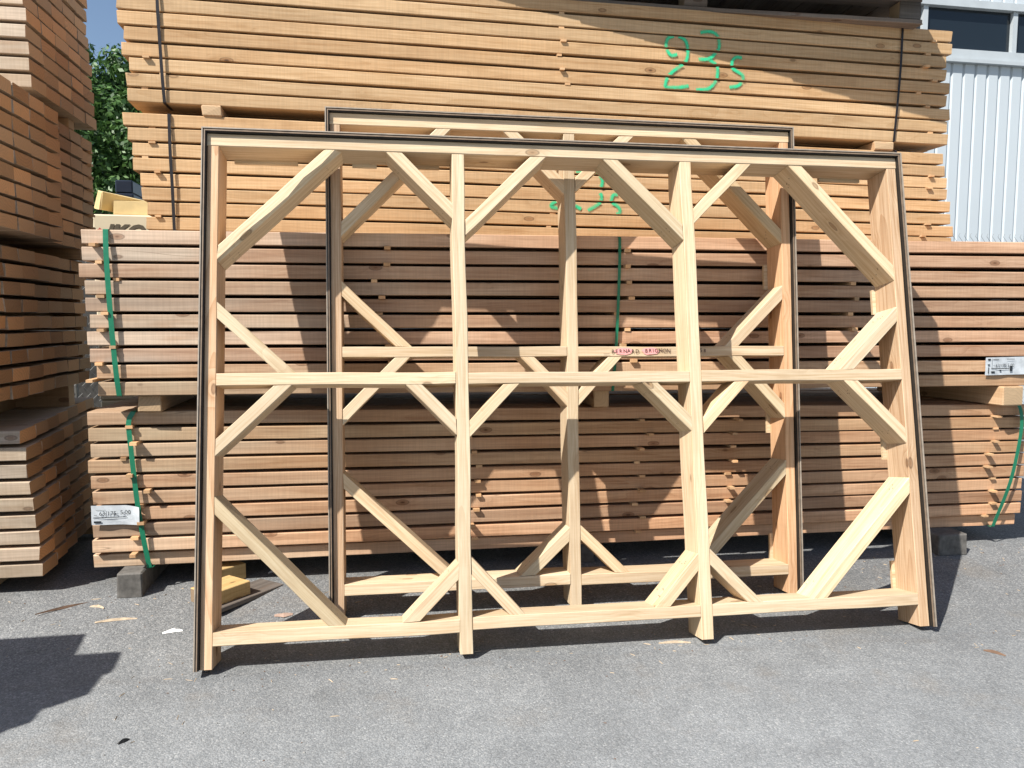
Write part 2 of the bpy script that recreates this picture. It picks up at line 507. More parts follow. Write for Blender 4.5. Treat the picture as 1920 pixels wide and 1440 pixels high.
# ------------------------------------------------------------------ lumber bundles
def bundle(label, XL, L, YL, YR, lowL, lowR, topL, topR, rows, cols, b, D, mat, sticker_x, seed, end_jit=0.015,
           front_jit=0.004, col_dx=None, row_dx=None, tint=None, runners=None, runner_h=0.05, ragged=0.002, col_gap=0.004,
           stick_out=(0.0, 0.035), row_y=None, col_jit=0.8, laths=(), back_beam=False, skip=0.0):
    R = random.Random(seed)
    root = empty('lumber_bundle', (XL, YL, lowL))
    tag(root, label, 'lumber bundle', 'strapped lumber bundles in the yard')
    head = math.atan2(YR - YL, L)
    root.rotation_euler = (0, 0, head)
    variants = [beam_mesh('board', L, D, b, mat, seed * 31 + k, seg=22, ragged=ragged, wob=R.uniform(0.001, 0.0024)) for k in range(6)]
    pitchL = (topL - lowL - b) / (rows - 1)
    pitchR = (topR - lowR - b) / (rows - 1)
    front = []
    for r in range(rows):
        zL = r * pitchL
        zR = (lowR - lowL) + r * pitchR
        tilt = -math.atan2(zR - zL, L)
        rowdx = (row_dx[r] if row_dx else 0) + R.uniform(-1, 1) * end_jit
        y0 = R.uniform(-1, 1) * front_jit + (row_y[r] if row_y else 0)
        front.append((y0, zL, zR))
        for k in range(cols):
            cx = (col_dx[k] if col_dx else 0) + (R.uniform(-1, 1) * end_jit * col_jit if k else 0)
            t = tint(R, r, k) if tint else (1, 1, 1)
            me = variants[R.randrange(6)]
            inst('board', me, root, (rowdx + cx, y0 + k * (D + col_gap) + (R.uniform(-1, 1) * 0.002 if k else 0), zL + R.uniform(-1, 1) * 0.0012), (R.uniform(-1, 1) * 0.006, tilt, 0), t)
    depth = cols * (D + col_gap)
    gL, gR = pitchL - b, pitchR - b
    for sx in sticker_x:
        for r in range(rows - 1):
            x = sx - XL + R.gauss(0, 0.025)
            if R.random() < skip:
                continue
            tt = x / L
            z = (front[r][1] * (1 - tt) + front[r][2] * tt) + b
            gap = gL * (1 - tt) + gR * tt
            out = R.uniform(*stick_out)
            w = R.uniform(0.024, 0.032)
            hh = max(gap, 0.006)
            o = box('sticker', 0, w, 0, depth + out - 0.02, 0, hh - 0.0006, W_STICK, root)
            o.location = (x, -out, z + 0.0003)
            o.rotation_euler = (0, 0, R.gauss(0, 0.03))
    if back_beam:                        # lengthways beam added at the back to block daylight under the bundle
        box('runner', 0.05, L - 0.03, depth - 0.28, depth - 0.2, -runner_h, -0.001, W_BLOCK, root, 0.003)
    for rx in (runners or []):
        box('runner', rx - XL - 0.035, rx - XL + 0.035, 0.03, depth - 0.03, -runner_h, -0.0008, W_BLOCK, root, 0.003)
    for r in laths:                      # laths added lengthways at the back to block daylight in the gaps
        zL, zR = front[r][1] + b, front[r][2] + b
        gap = min(gL, gR)
        o = box('blocker_lath', 0.03, L - 0.03, depth - 0.06, depth - 0.03, 0.0004, max(gL, gR) - 0.0004, W_STICK, root)
        o.location = (0, 0, zL); o.rotation_euler = (0, -math.atan2(zR - zL, L), 0)
    return root, front, (pitchL, pitchR, depth)


def tint_mid(R, r, k):
    v = R.uniform(0.80, 1.1)
    g_ = R.uniform(0.93, 1.0)
    return (v, v * g_, v * g_ * R.uniform(0.9, 1.0))


def strap_on(root, pts, mat, width=0.021, over=0.25, under=True, out=0.008):
    """strap down the front of a bundle, pts in (x, z) local; folds over the top and under the bottom edge"""
    P = smooth_pts([(x, -out - o_, z) for x, z, o_ in pts], 5)
    x0, _, z0 = P[0]
    x1, _, z1 = P[-1]
    path = [Vector((x0, over, z0 + 0.004)), Vector((x0, 0.02, z0 + 0.004)), Vector((x0, -out * 0.8, z0 + 0.002))] + P
    if under:
        path += [Vector((x1, -out * 0.5, z1 - 0.004)), Vector((x1 + 0.005, 0.12, z1 - 0.005))]
    return ribbon('strap', [tuple(p) for p in path], width, 0.0012, mat, root)


# --- lower long bundle in front
B1, f1_, d1_ = bundle('lowest long bundle behind the frames, reddish boards resting on dark ground blocks',
    -1.255, 4.715, 3.62, 3.62, 0.182, 0.178, 0.886, 0.846, 10, 6, 0.0575, 0.163, W_MID, (-1.10, 0.45, 1.26, 1.75, 3.24), 5,
    end_jit=0.012, front_jit=0.008, tint=lambda R, r, k: tuple(c * f for c, f in zip(tint_mid(R, r, k), (1.0, 0.93, 0.86))),
    stick_out=(0.004, 0.05), row_y=[0.03, 0.006, 0, 0, 0.004, 0, 0, -0.006, 0, 0])
strap_on(B1, [(0.19, 0.704, 0.004), (0.172, 0.66, 0.012), (0.176, 0.56, 0.012), (0.192, 0.33, 0.012), (0.212, 0.15, 0.01), (0.232, 0.0, 0.0)], M_GREEN)
strap_on(B1, [(4.632, 0.69, 0.004), (4.652, 0.62, 0.02), (4.646, 0.50, 0.03), (4.60, 0.25, 0.03), (4.535, 0.0, 0.0)], M_GREEN)

# --- middle long bundle in front
B2, f2_, d2_ = bundle('long pinkish grey bundle at mid height with green straps and a white paper tag',
    -1.21, 4.95, 3.54, 3.555, 0.966, 0.952, 1.667, 1.709, 10, 6, 0.0580, 0.163, W_MID, (-1.165, 0.03, 1.15, 2.35, 3.6), 9,
    end_jit=0.013, front_jit=0.003, tint=lambda R, r, k: tuple(c * f for c, f in zip(tint_mid(R, r, k), (1.0, 0.99, 0.98))),
    row_dx=[0.02, 0.015, 0.0, 0.0, -0.005, -0.01, -0.01, -0.015, -0.02, -0.01], laths=(2, 3, 4, 5, 6))
strap_on(B2, [(0.086, 0.701, 0.0), (0.088, 0.6, 0.010), (0.092, 0.45, 0.012), (0.10, 0.25, 0.012), (0.108, 0.1, 0.01), (0.114, 0.0, 0.0)], M_GREEN)
strap_on(B2, [(2.335, 0.715, 0.0), (2.334, 0.6, 0.008), (2.33, 0.4, 0.008), (2.32, 0.15, 0.008), (2.312, -0.006, 0.0)], M_GREEN, width=0.014)

# --- upper bundles, set further back
B3, f3_, d3_ = bundle('third bundle up, honey coloured boards with black straps, largely behind the frames',
    -1.13, 4.32, 3.90, 4.0, 1.71, 1.712, 2.24, 2.24, 8, 6, 0.0575, 0.163, W_UP, (-1.03, 0.93, 3.07), 14,
    end_jit=0.022, front_jit=0.004, runners=(-0.7, 1.0, 2.7), runner_h=0.02, ragged=0.004, skip=0.3, stick_out=(-0.01, 0.022),
    row_dx=[0.055, 0.06, 0.045, 0.03, 0.01, 0.0, -0.01, -0.02],
    tint=lambda R, r, k: (R.uniform(0.92, 1.05),) * 3)
strap_on(B3, [(0.185, 0.53, 0.0), (0.186, 0.35, 0.004), (0.19, 0.2, 0.004), (0.192, 0.0, 0.0)], M_BLACK, width=0.014)
strap_on(B3, [(3.995, 0.53, 0.0), (4.003, 0.4, 0.01), (4.01, 0.2, 0.01), (4.012, 0.0, 0.0)], M_BLACK, width=0.014)
B4, f4_, d4_ = bundle('topmost wide bundle, honey coloured boards, large green 23s on its front',
    -1.13, 4.32, 3.90, 4.0, 2.293, 2.287, 2.897, 2.913, 9, 6, 0.0583, 0.163, W_UP, (-1.02, 0.93, 3.05), 21,
    end_jit=0.016, front_jit=0.004, ragged=0.004, row_dx=[0.0, 0.012, 0.014, -0.005, -0.008, -0.014, -0.02, -0.008, 0.01],
    tint=lambda R, r, k: (R.uniform(0.93, 1.05),) * 3, stick_out=(-0.01, 0.024), skip=0.3)
strap_on(B4, [(0.155, 0.604, 0.0), (0.152, 0.45, 0.004), (0.156, 0.3, 0.004), (0.163, 0.1, 0.004), (0.168, 0.0, 0.0)], M_BLACK, width=0.014)
strap_on(B4, [(4.005, 0.62, 0.0), (4.0, 0.4, 0.004), (3.99, 0.2, 0.004), (3.98, 0.0, 0.0)], M_BLACK, width=0.013)


def paint(root, XL, zlow, strokes, front, b, L, w=0.027, label=None, dz=0.0):
    """spray-paint strokes on the board faces; nothing where a gap lies between two boards"""
    R = random.Random(3)
    def flush(v, f):
        if f:
            o = mesh_obj('paint_mark', v, f, M_PAINT, root)
            uvl = o.data.uv_layers.new(name='UVMap')
            for lp in o.data.loops:
                uvl.data[lp.index].uv = (0.0, float(lp.vertex_index % 2))
            if label:
                o['label'] = label
    for st in strokes:
        P = smooth_pts([(x - XL, 0, z - zlow + dz) for x, z in st], 40)
        v, f, last = [], [], None
        for i in range(len(P) - 1):
            a, c = P[i], P[i + 1]
            t = (c - a)
            if t.length < 1e-6:
                continue
            t.normalize()
            n = Vector((-t.z, 0, t.x))
            m = (a + c) / 2
            hit = None
            for ri, (y0, zL, zR) in enumerate(front):
                z0 = zL + (zR - zL) * (m.x / L)
                if z0 - 0.0025 <= m.z <= z0 + b + 0.0025:
                    hit = (ri, y0, z0)
            if hit is None or (last is not None and hit[0] != last):
                flush(v, f)
                v, f, last = [], [], None
            if hit is None:
                continue
            ri, y0, z0 = hit
            clampz = lambda q: (q.x, y0 - 0.0045, min(max(q.z, z0 - 0.0015), z0 + b + 0.0015))
            if last is None:
                ww = w * R.uniform(0.46, 0.54)
                v += [clampz(a - n * ww), clampz(a + n * ww)]
            ww = w * R.uniform(0.46, 0.54)
            v += [clampz(c - n * ww), clampz(c + n * ww)]
            k = len(v)
            f.append((k - 4, k - 2, k - 1, k - 3))
            last = ri
        flush(v, f)


P1 = [[(1.556, 2.664), (1.523, 2.658), (1.501, 2.681), (1.494, 2.713), (1.507, 2.745), (1.55, 2.76), (1.594, 2.743), (1.612, 2.709), (1.611, 2.65), (1.588, 2.617), (1.533, 2.576), (1.508, 2.548), (1.496, 2.515), (1.503, 2.497), (1.561, 2.498), (1.625, 2.51)],
      [(1.683, 2.783), (1.718, 2.791), (1.757, 2.788), (1.784, 2.765), (1.791, 2.717), (1.771, 2.686), (1.734, 2.654), (1.675, 2.648)],
      [(1.737, 2.649), (1.776, 2.624), (1.784, 2.59), (1.775, 2.54), (1.746, 2.509), (1.717, 2.497), (1.667, 2.491)],
      [(1.921, 2.671), (1.888, 2.671), (1.867, 2.651), (1.868, 2.616), (1.902, 2.596), (1.929, 2.579), (1.924, 2.546), (1.898, 2.525), (1.856, 2.518)]]
P2 = [[(0.86, 1.975), (0.87, 2.02), (0.92, 2.045), (0.965, 2.02), (0.97, 1.97), (0.93, 1.92), (0.885, 1.88), (0.93, 1.868), (1.011, 1.879), (1.026, 1.877), (1.046, 1.865)],
      [(1.014, 2.045), (1.051, 2.05), (1.125, 2.048), (1.154, 2.022), (1.155, 1.995), (1.141, 1.976), (1.11, 1.973)],
      [(1.146, 1.951), (1.155, 1.935), (1.149, 1.905), (1.123, 1.884), (1.083, 1.86)],
      [(1.243, 1.946), (1.223, 1.945), (1.212, 1.928), (1.212, 1.907), (1.244, 1.887), (1.257, 1.862), (1.242, 1.845), (1.198, 1.84)]]
paint(B4, -1.13, 2.293, P1, f4_, 0.0583, 4.32, label='green spray-painted 23s', dz=0.011)
paint(B3, -1.13, 1.71, P2, f3_, 0.0575, 4.32, w=0.027, label='green spray-painted 23s, partly hidden')


# paper tags
def paper_tag(root, x0, x1, z0, z1, y, seed, lines, curl=0.0, slant=0.0):
    R = random.Random(seed)
    v, f = [], []
    nx, nz = 10, 4
    for j in range(nz + 1):
        for i in range(nx + 1):
            s, t = i / nx, j / nz
            bend = curl * (max(0, s - 0.6) ** 2) * 4 + 0.0028 * math.sin(s * 9 + t * 4) * math.sin(t * 5 + s * 3)
            v.append((x0 + (x1 - x0) * s, y - bend, z0 + (z1 - z0) * t + slant * s - (0.02 * max(0, s - 0.7) * t * (1 if curl else 0))))
    for j in range(nz):
        for i in range(nx):
            a = j * (nx + 1) + i
            f.append((a, a + 1, a + nx + 2, a + nx + 1))
    o = mesh_obj('paper_tag', v, f, M_PAPER, root, smooth=True)
    pv, pf = [], []
    for (a, b_, c, d) in lines:
        X0, X1 = x0 + (x1 - x0) * a, x0 + (x1 - x0) * b_
        Z0, Z1 = z0 + (z1 - z0) * c + slant * a, z0 + (z1 - z0) * d + slant * a
        base = len(pv)
        pv += [(X0, y - 0.0045, Z0), (X1, y - 0.0045, Z0), (X1, y - 0.0045, Z1), (X0, y - 0.0045, Z1)]
        pf.append((base, base + 1, base + 2, base + 3))
    mesh_obj('print', pv, pf, M_INK, o)
    return o


tl = paper_tag(B1, 0.002, 0.205, 0.205, 0.292, -0.014, 4, [(0.04, 0.72, 0.36, 0.395), (0.05, 0.2, 0.1, 0.2), (0.06, 0.12, 0.5, 0.52), (0.42, 0.52, 0.55, 0.57), (0.1, 0.3, 0.75, 0.765), (0.2, 0.55, 0.24, 0.25)], curl=0.03, slant=-0.004)
text_mesh('print_text', '63/175', 0.026, M_INK, tl, (0.035, -0.0195, 0.247), RX)
text_mesh('print_text', '5.00', 0.026, M_INK, tl, (0.122, -0.0195, 0.25), RX)
tr = paper_tag(B2, 4.325, 4.60, 0.045, 0.138, -0.014, 6, [(0.12, 0.50, 0.36, 0.40), (0.12, 0.20, 0.12, 0.22), (0.055, 0.075, 0.1, 0.45), (0.04, 0.09, 0.55, 0.62), (0.04, 0.1, 0.84, 0.93), (0.15, 0.28, 0.86, 0.89), (0.45, 0.62, 0.87, 0.9), (0.16, 0.2, 0.55, 0.57), (0.36, 0.42, 0.55, 0.57), (0.52, 0.58, 0.2, 0.5), (0.3, 0.34, 0.2, 0.3), (0.13, 0.135, 0.4, 0.95)], slant=0.004)
text_mesh('print_text', '63/175', 0.024, M_INK, tr, (4.382, -0.0195, 0.088), RX)
text_mesh('print_text', '5.00', 0.024, M_INK, tr, (4.452, -0.0195, 0.089), RX)

# --- stacks at the left, board ends towards the passage
def side_bundle(label, XR, L, Y, z0, rows, cols, pitch, seed, **kw):
    return bundle(label, XR - L, L, Y, Y, z0, z0, z0 + pitch * (rows - 1) + 0.057, z0 + pitch * (rows - 1) + 0.057, rows, cols, 0.057, 0.163, W_SIDE,
                  (XR - 0.25, XR - 1.3), seed, stick_out=(-0.05, -0.02), ragged=0.003, col_jit=0.35, back_beam=True, laths=range(rows - 1), **kw)


S1, _, _ = side_bundle('bottom bundle of the left pile with grey weathered top boards and pale front', -1.50, 2.4, 3.64, 0.155, 9, 7, 0.0745, 31,
    end_jit=0.008, col_dx=[0, -0.016, -0.032, -0.048, -0.064, -0.08, -0.096], row_dx=[0.03, 0.022, 0.018, 0.01, 0.004, -0.003, -0.01, -0.016, -0.03],
    runners=(-1.75, -2.8), runner_h=0.079, front_jit=0.006,
    tint=lambda R, r, k: ((1.0, 1.06, 1.15) if r == 8 else (R.uniform(0.85, 1.1),) * 3))
S1.rotation_euler.x = 0.03
S2, _, _ = side_bundle('second bundle of the left pile, shaded orange-brown board ends at eye level', -1.58, 2.4, 3.50, 0.945, 9, 7, 0.0755, 32,
    end_jit=0.007, runners=(-1.9, -2.9), runner_h=0.147, row_dx=[0.01, 0.006, 0.004, 0.0, 0.002, -0.002, -0.004, -0.004, -0.006], col_dx=[0, 0.004, 0, -0.012, -0.016, -0.02, -0.02],
    tint=lambda R, r, k: (R.uniform(0.72, 1.0),) * 3)
S3, _, _ = side_bundle('third bundle of the left pile, stepped board ends with green paint marks', -1.55, 2.4, 3.50, 1.668, 9, 8, 0.0705, 33,
    end_jit=0.006, col_dx=[0.03, 0.032, 0.03, 0.028, -0.035, -0.04, -0.042, -0.05], runners=(-1.9, -2.9), runner_h=0.058,
    tint=lambda R, r, k: (R.uniform(0.75, 1.15),) * 3)
S4, _, _ = side_bundle('top bundle of the left pile, pale sunlit front and red-brown ends against the sky', -1.57, 2.4, 3.97, 2.35, 10, 5, 0.0735, 34,
    end_jit=0.006, runners=(-1.85, -2.9), runner_h=0.05, row_dx=[0.012, 0.01, 0.012, 0.004, 0.0, -0.004, -0.008, -0.012, -0.012, -0.012],
    tint=lambda R, r, k: (R.uniform(0.9, 1.1),) * 3)
# green dabs on the board ends of the third bundle
dv, df = [], []
for (y, z, hw, hh) in ((0.715, 0.385, 0.03, 0.022), (0.71, 0.315, 0.018, 0.025), (0.705, 0.245, 0.022, 0.02), (0.715, 0.175, 0.03, 0.022)):
    b0 = len(dv)
    R5 = random.Random(int(z * 1000))
    nn = 10
    for k in range(nn):
        a = k / nn * 2 * math.pi
        rr = R5.uniform(0.75, 1.15)
        dv.append((2.4 - 0.022, y + hw * rr * math.cos(a), z + hh * rr * math.sin(a)))
    df.append(tuple(range(b0, b0 + nn)))
mesh_obj('paint_mark', dv, df, plain('green_end_paint', (0.02, 0.14, 0.085), 0.6), S3)

# unseen pile added beside the camera, ends stepped to shape the lower left shadow
S5, _, _ = bundle('unseen lumber pile added beside the camera, shaped to cast the shadow at lower left',
    -4.6, 2.4, 1.45, 1.45, 0.06, 0.06, 1.50, 1.50, 19, 6, 0.061, 0.163, W_SIDE, (-4.2, -2.6), 41, stick_out=(-0.05, -0.02),
    col_dx=[-0.13, -0.08, -0.01, 0.1, 0.123, -0.044], end_jit=0.004, runners=(-4.3, -2.6), runner_h=0.06)

# ------------------------------------------------------------------ bearers and ground blocks
def block(name, label, x, y, z0, z1, wx, depth, mat, cat='timber block', group=None, rot=0.0, seed=0):
    R = random.Random(seed)
    root = box(name, 0, depth, -wx / 2, wx / 2, 0, z1 - z0, mat, None, 0.006)
    me = root.data
    for v in me.vertices:
        v.co += Vector((R.uniform(-1, 1), R.uniform(-1, 1), 0)) * 0.003
    root.location = (x, y, z0)
    root.rotation_euler = (0, 0, math.pi / 2 + rot)
    tag(root, label, cat, group)
    return root


GB = 'timber bearers between the bundles'
block('ground_block', 'dark square block on the asphalt under the left end of the lowest bundle', -1.09, 3.545, ground_z(3.55) - 0.004, 0.1805, 0.105, 0.5, M_CONC, 'ground block', 'ground blocks', seed=1)
block('ground_block', 'dark block in shade under the right end of the lowest bundle', 2.96, 3.515, ground_z(3.55) - 0.006, 0.177, 0.17, 0.5, M_CONC, 'ground block', 'ground blocks', seed=2)
block('ground_block', 'dark block in deep shade under the middle of the lowest bundle', 1.0, 3.68, 0.072, 0.179, 0.12, 0.5, M_CONC, 'ground block', 'ground blocks', seed=3)
block('timber_bearer', 'square timber bearer jutting out beside the green strap, under the mid-height bundle at left', -0.985, 3.565, 0.8875, 0.9635, 0.098, 0.9, W_BLOCK, 'timber bearer', GB, 0.0, 4)
block('timber_bearer', 'shaded timber bearer between the two long lower bundles, below the frame handwriting', 1.06, 3.585, 0.8705, 0.9565, 0.08, 0.9, W_BLOCK, 'timber bearer', GB, 0.0, 5)
block('timber_bearer', 'sunlit timber bearer jutting out above the green strap at the right picture edge', 3.285, 3.53, 0.8495, 0.952, 0.135, 0.9, W_BLOCK, 'timber bearer', GB, 0.12, 6)
block('timber_bearer', 'small square bearer under the topmost bundle at upper left', -0.757, 3.90, 2.2405, 2.292, 0.09, 0.9, W_BLOCK, 'timber bearer', GB, 0.0, 7)
block('timber_bearer', 'small square bearer under the topmost bundle at upper right, above the frame corner', 2.79, 3.98, 2.2405, 2.287, 0.12, 0.9, W_BLOCK, 'timber bearer', GB, 0.0, 8)

# ------------------------------------------------------------------ the two timber frames
def clip_strip(a, b, t, rect):
    """strip of width t round line ab, cut to the rectangle (u0,u1,v0,v1)"""
    a, b = Vector(a), Vector(b)
    d = (b - a).normalized()
    n = Vector((-d.y, d.x))
    a2, b2 = a - d * 0.4, b + d * 0.4
    poly = [a2 - n * t / 2, b2 - n * t / 2, b2 + n * t / 2, a2 + n * t / 2]
    u0, u1, v0, v1 = rect
    for ax, lim, s in ((0, u0, 1), (0, u1, -1), (1, v0, 1), (1, v1, -1)):
        out = []
        for i in range(len(poly)):
            p, q = poly[i], poly[(i + 1) % len(poly)]
            dp, dq = s * (p[ax] - lim), s * (q[ax] - lim)
            if dp >= 0:
                out.append(p)
            if dp * dq < 0:
                out.append(p + (q - p) * (dp / (dp - dq)))
        poly = out
    return poly, d


def member(name, poly, w0, w1, axis, mat, parent, seed=0, wane=0.0, tint=None, wob=0.0012):
    """prism over a polygon in the frame plane (u, v), from depth w0 to w1; local x runs along the grain"""
    R = random.Random(seed)
    axis = Vector(axis).normalized()
    perp = Vector((-axis.y, axis.x))
    o = sum((Vector(p) for p in poly), Vector((0, 0))) / len(poly)
    q = [((Vector(p) - o).dot(axis), (Vector(p) - o).dot(perp)) for p in poly]
    if sum(q[i][0] * q[(i + 1) % len(q)][1] - q[(i + 1) % len(q)][0] * q[i][1] for i in range(len(q))) < 0:
        q.reverse()
    # split the long edges so that the piece can be slightly crooked
    pts = []
    for i in range(len(q)):
        a, b = q[i], q[(i + 1) % len(q)]
        Ln = math.hypot(b[0] - a[0], b[1] - a[1])
        k = max(1, int(Ln / 0.09))
        for j in range(k):
            s = j / k
            x, z = a[0] + (b[0] - a[0]) * s, a[1] + (b[1] - a[1]) * s
            pts.append([x, z, 0 < j])
    ph1, ph2 = R.uniform(0, 6), R.uniform(0, 6)
    n = len(pts)
    fr, ch, bk = [], [], []
    c = 0.0022
    for (x, z, free) in pts:
        dz = (wob * math.sin(x * 4.2 + ph1) + wob * 0.6 * math.sin(x * 11 + ph2)) if free else 0.0
        sg = 1 if z > 0 else -1
        wn = 0.0
        if wane and z < 0:
            wn = wane * R.uniform(0.15, 1.0)
        fr.append((x, w0 + (0), z + dz - sg * (c + wn)))
        ch.append((x, w0 + c + wn * 0.9, z + dz))
        bk.append((x, w1, z + dz))
    v = fr + ch + bk
    f = [tuple(range(n)), tuple(2 * n + k for k in reversed(range(n)))]
    for i in range(n):
        j = (i + 1) % n
        f.append((i, n + i, n + j, j))
        f.append((n + i, 2 * n + i, 2 * n + j, n + j))
    # orientation: local (x, y, z) = (along, depth, perp) is left-handed for this order, fix normals
    me = bpy.data.meshes.new(name)
    me.from_pydata(v, [], f)
    bm = bmesh.new(); bm.from_mesh(me); bmesh.ops.recalc_face_normals(bm, faces=bm.faces[:]); bm.to_mesh(me); bm.free()
    me.materials.append(mat)
    ob = bpy.data.objects.new(name, me)
    ang = math.atan2(axis.y, axis.x)
    ob.matrix_local = Matrix.Translation((o.x, 0, o.y)) @ Matrix.Rotation(-ang, 4, 'Y')
    link(ob, parent)
    if tint:
        ob.color = (*tint, 1)
    return ob


def rect_poly(u0, u1, v0, v1):
    return [(u0, v0), (u1, v0), (u1, v1), (u0, v1)]


def frame(label, x0, y0, z0, hd, ln, W, H, posts, mid_v, bot_v, braces, seed, post_tint, lip=True):
    X = Vector((math.cos(hd), math.sin(hd), 0))
    bk = Vector((-math.sin(hd), math.cos(hd), 0))
    Z = Vector((0, 0, 1)) * math.cos(ln) + bk * math.sin(ln)
    Y = bk * math.cos(ln) - Vector((0, 0, 1)) * math.sin(ln)
    Mx = Matrix.Identity(4)
    for i in range(3):
        Mx[i][0], Mx[i][1], Mx[i][2] = X[i], Y[i], Z[i]
        Mx[i][3] = (x0, y0, z0)[i]
    root = empty('timber_framework', mat=Mx)
    tag(root, label, 'timber frame', 'braced timber frames leaning on the stacks')
    R = random.Random(seed)
    LP = 0.017                      # width of the layered edge strip
    w0, w1 = 0.022, 0.165
    TR = 0.049                      # height of the top rail below the strip
    vt = H - LP - TR
    # layered strip round the left, top and right outer edges
    layers = [(0.0, 0.0045, 0.000, 0.165, M_SHEET), (0.0045, 0.0085, 0.005, 0.06, M_SEAL), (0.0085, 0.0130, 0.002, 0.06, M_SHEET2), (0.0130, 0.0168, 0.007, 0.06, M_SEAL)]
    for a, b, wa, wb, m in layers:
        box('edge_strip', a, b, wa, wb, 0, H - a, m, root)
        box('edge_strip', W - b, W - a, wa, wb, 0, H - a, m, root)
        box('edge_strip', b + 0.0002, W - b - 0.0002, wa + 0.0004, wb, H - b, H - a, m, root)
    wp = lambda: w0 + R.uniform(-0.0008, 0.0008)
    # top rail
    member('top_rail', rect_poly(LP + 0.0005, W - LP - 0.0005, vt, H - LP - 0.0005), w0 - 0.0012, w1, (1, 0), W_FRAME, root, seed + 1, wob=0.0006)
    # posts
    ps = [(LP + 0.0005, 0.061)] + posts + [(W - 0.061, W - LP - 0.0005)]
    for k, (a, b) in enumerate(ps):
        outer = k in (0, len(ps) - 1)
        member('post', rect_poly(a, b, 0, vt - 0.0008), w0 + 0.0008, w1, (0, 1), W_POST if outer else W_FRAME, root, seed + 10 + k,
               tint=post_tint[k], wob=0.0005 if outer else 0.0022)
    # rails between the posts
    for k in range(len(ps) - 1):
        a, b = ps[k][1] + 0.0006, ps[k + 1][0] - 0.0006
        for nm, (v0, v1) in (('middle_rail', mid_v[k]), ('bottom_rail', bot_v[k])):
            t = R.uniform(0.95, 1.05)
            member(nm, rect_poly(a, b, v0, v1), wp(), w1 - 0.002, (1, 0), W_FRAME, root, seed + 30 + k, tint=(t, t, t), wob=0.0015)
    # braces
    for i, (bay, half, pa, pb, tint, wane) in enumerate(braces):
        a, b = ps[bay][1] + 0.0008, ps[bay + 1][0] - 0.0008
        rect = (a, b, mid_v[bay][1] + 0.0008, vt - 0.0008) if half == 'u' else (a, b, bot_v[bay][1] + 0.0008, mid_v[bay][0] - 0.0008)
        poly, d = clip_strip(pa, pb, 0.046, rect)
        t_ = R.uniform(0.93, 1.06)
        br = member('brace', poly, wp() + 0.0015, w1 - 0.004, d, W_FRAME, root, seed + 50 + i, wane=wane, tint=tuple(c_ * t_ for c_ in tint))
        # screw heads driven through the brace near both ends
        xs_ = [v_.co.x for v_ in br.data.vertices]
        nv, nf = [], []
        for e_, sg in ((max(xs_), -1), (min(xs_), 1)):
            for _ in range(R.randint(3, 5)):
                px, py = e_ + sg * R.uniform(0.045, 0.085), R.uniform(w0 + 0.03, w1 - 0.02)
                for side in (-1, 1):
                    b0 = len(nv)
                    for k in range(6):
                        a_ = k * math.pi / 3
                        nv.append((px + 0.0026 * math.cos(a_), py + 0.0026 * math.sin(a_), side * 0.0251))
                    nf.append(tuple(range(b0, b0 + 6)))
        nl = mesh_obj('screw_heads', nv, nf, M_PENCIL, br)
        nl['kind'] = 'stuff'
    # thin packers nailed to the back edge of the rails and posts
    for (u0, u1, v0, v1) in ((0.09, 0.34, vt - 0.013, vt + 0.02), (0.56, 0.66, vt - 0.013, vt + 0.02), (0.80, 0.92, vt - 0.011, vt + 0.02), (W - 0.30, W - 0.1, vt - 0.012, vt + 0.02),
                             (W - 0.078, W - 0.05, H * 0.66, H * 0.715), (W - 0.078, W - 0.05, H * 0.34, H * 0.43), (W - 0.076, W - 0.05, 0.12, 0.25)):
        box('packer', u0, u1, w1 + 0.0005, w1 + 0.014, v0, v1, W_FRAME, root)
    return root, w0, w1


c1, c2, c3 = (1, 1, 1), (0.93, 0.95, 0.93), (1.04, 1.0, 0.94)
BR1 = [
    (0, 'u', (0.058, 1.542), (0.495, 1.974), (1.14, 1.13, 1.1), 0.022), (0, 'u', (0.724, 1.978), (0.964, 1.732), c1, 0), (0, 'u', (0.060, 1.327), (0.310, 1.093), c2, 0),
    (1, 'u', (1.014, 1.667), (1.323, 1.975), c1, 0), (1, 'u', (1.633, 1.963), (1.926, 1.667), c2, 0),
    (2, 'u', (1.976, 1.733), (2.220, 1.975), c3, 0), (2, 'u', (2.450, 1.971), (2.870, 1.515), c3, 0), (2, 'u', (2.874, 1.314), (2.628, 1.079), c1, 0),
    (0, 'l', (0.061, 0.803), (0.305, 1.036), c1, 0), (0, 'l', (0.802, 1.031), (0.968, 0.862), c1, 0), (0, 'l', (0.058, 0.594), (0.499, 0.137), (0.84, 0.87, 0.84), 0), (0, 'l', (0.966, 0.315), (0.792, 0.143), c1, 0),
    (1, 'l', (1.018, 0.859), (1.189, 1.036), c3, 0), (1, 'l', (1.757, 1.033), (1.935, 0.855), (0.88, 0.9, 0.88), 0), (1, 'l', (1.020, 0.321), (1.186, 0.138), c1, 0), (1, 'l', (1.775, 0.138), (1.935, 0.313), c3, 0),
    (2, 'l', (1.983, 0.859), (2.150, 1.029), c3, 0), (2, 'l', (2.649, 1.029), (2.878, 0.798), c1, 0), (2, 'l', (1.987, 0.315), (2.164, 0.135), c1, 0), (2, 'l', (2.447, 0.138), (2.886, 0.588), (1.06, 1.05, 1.0), 0)]
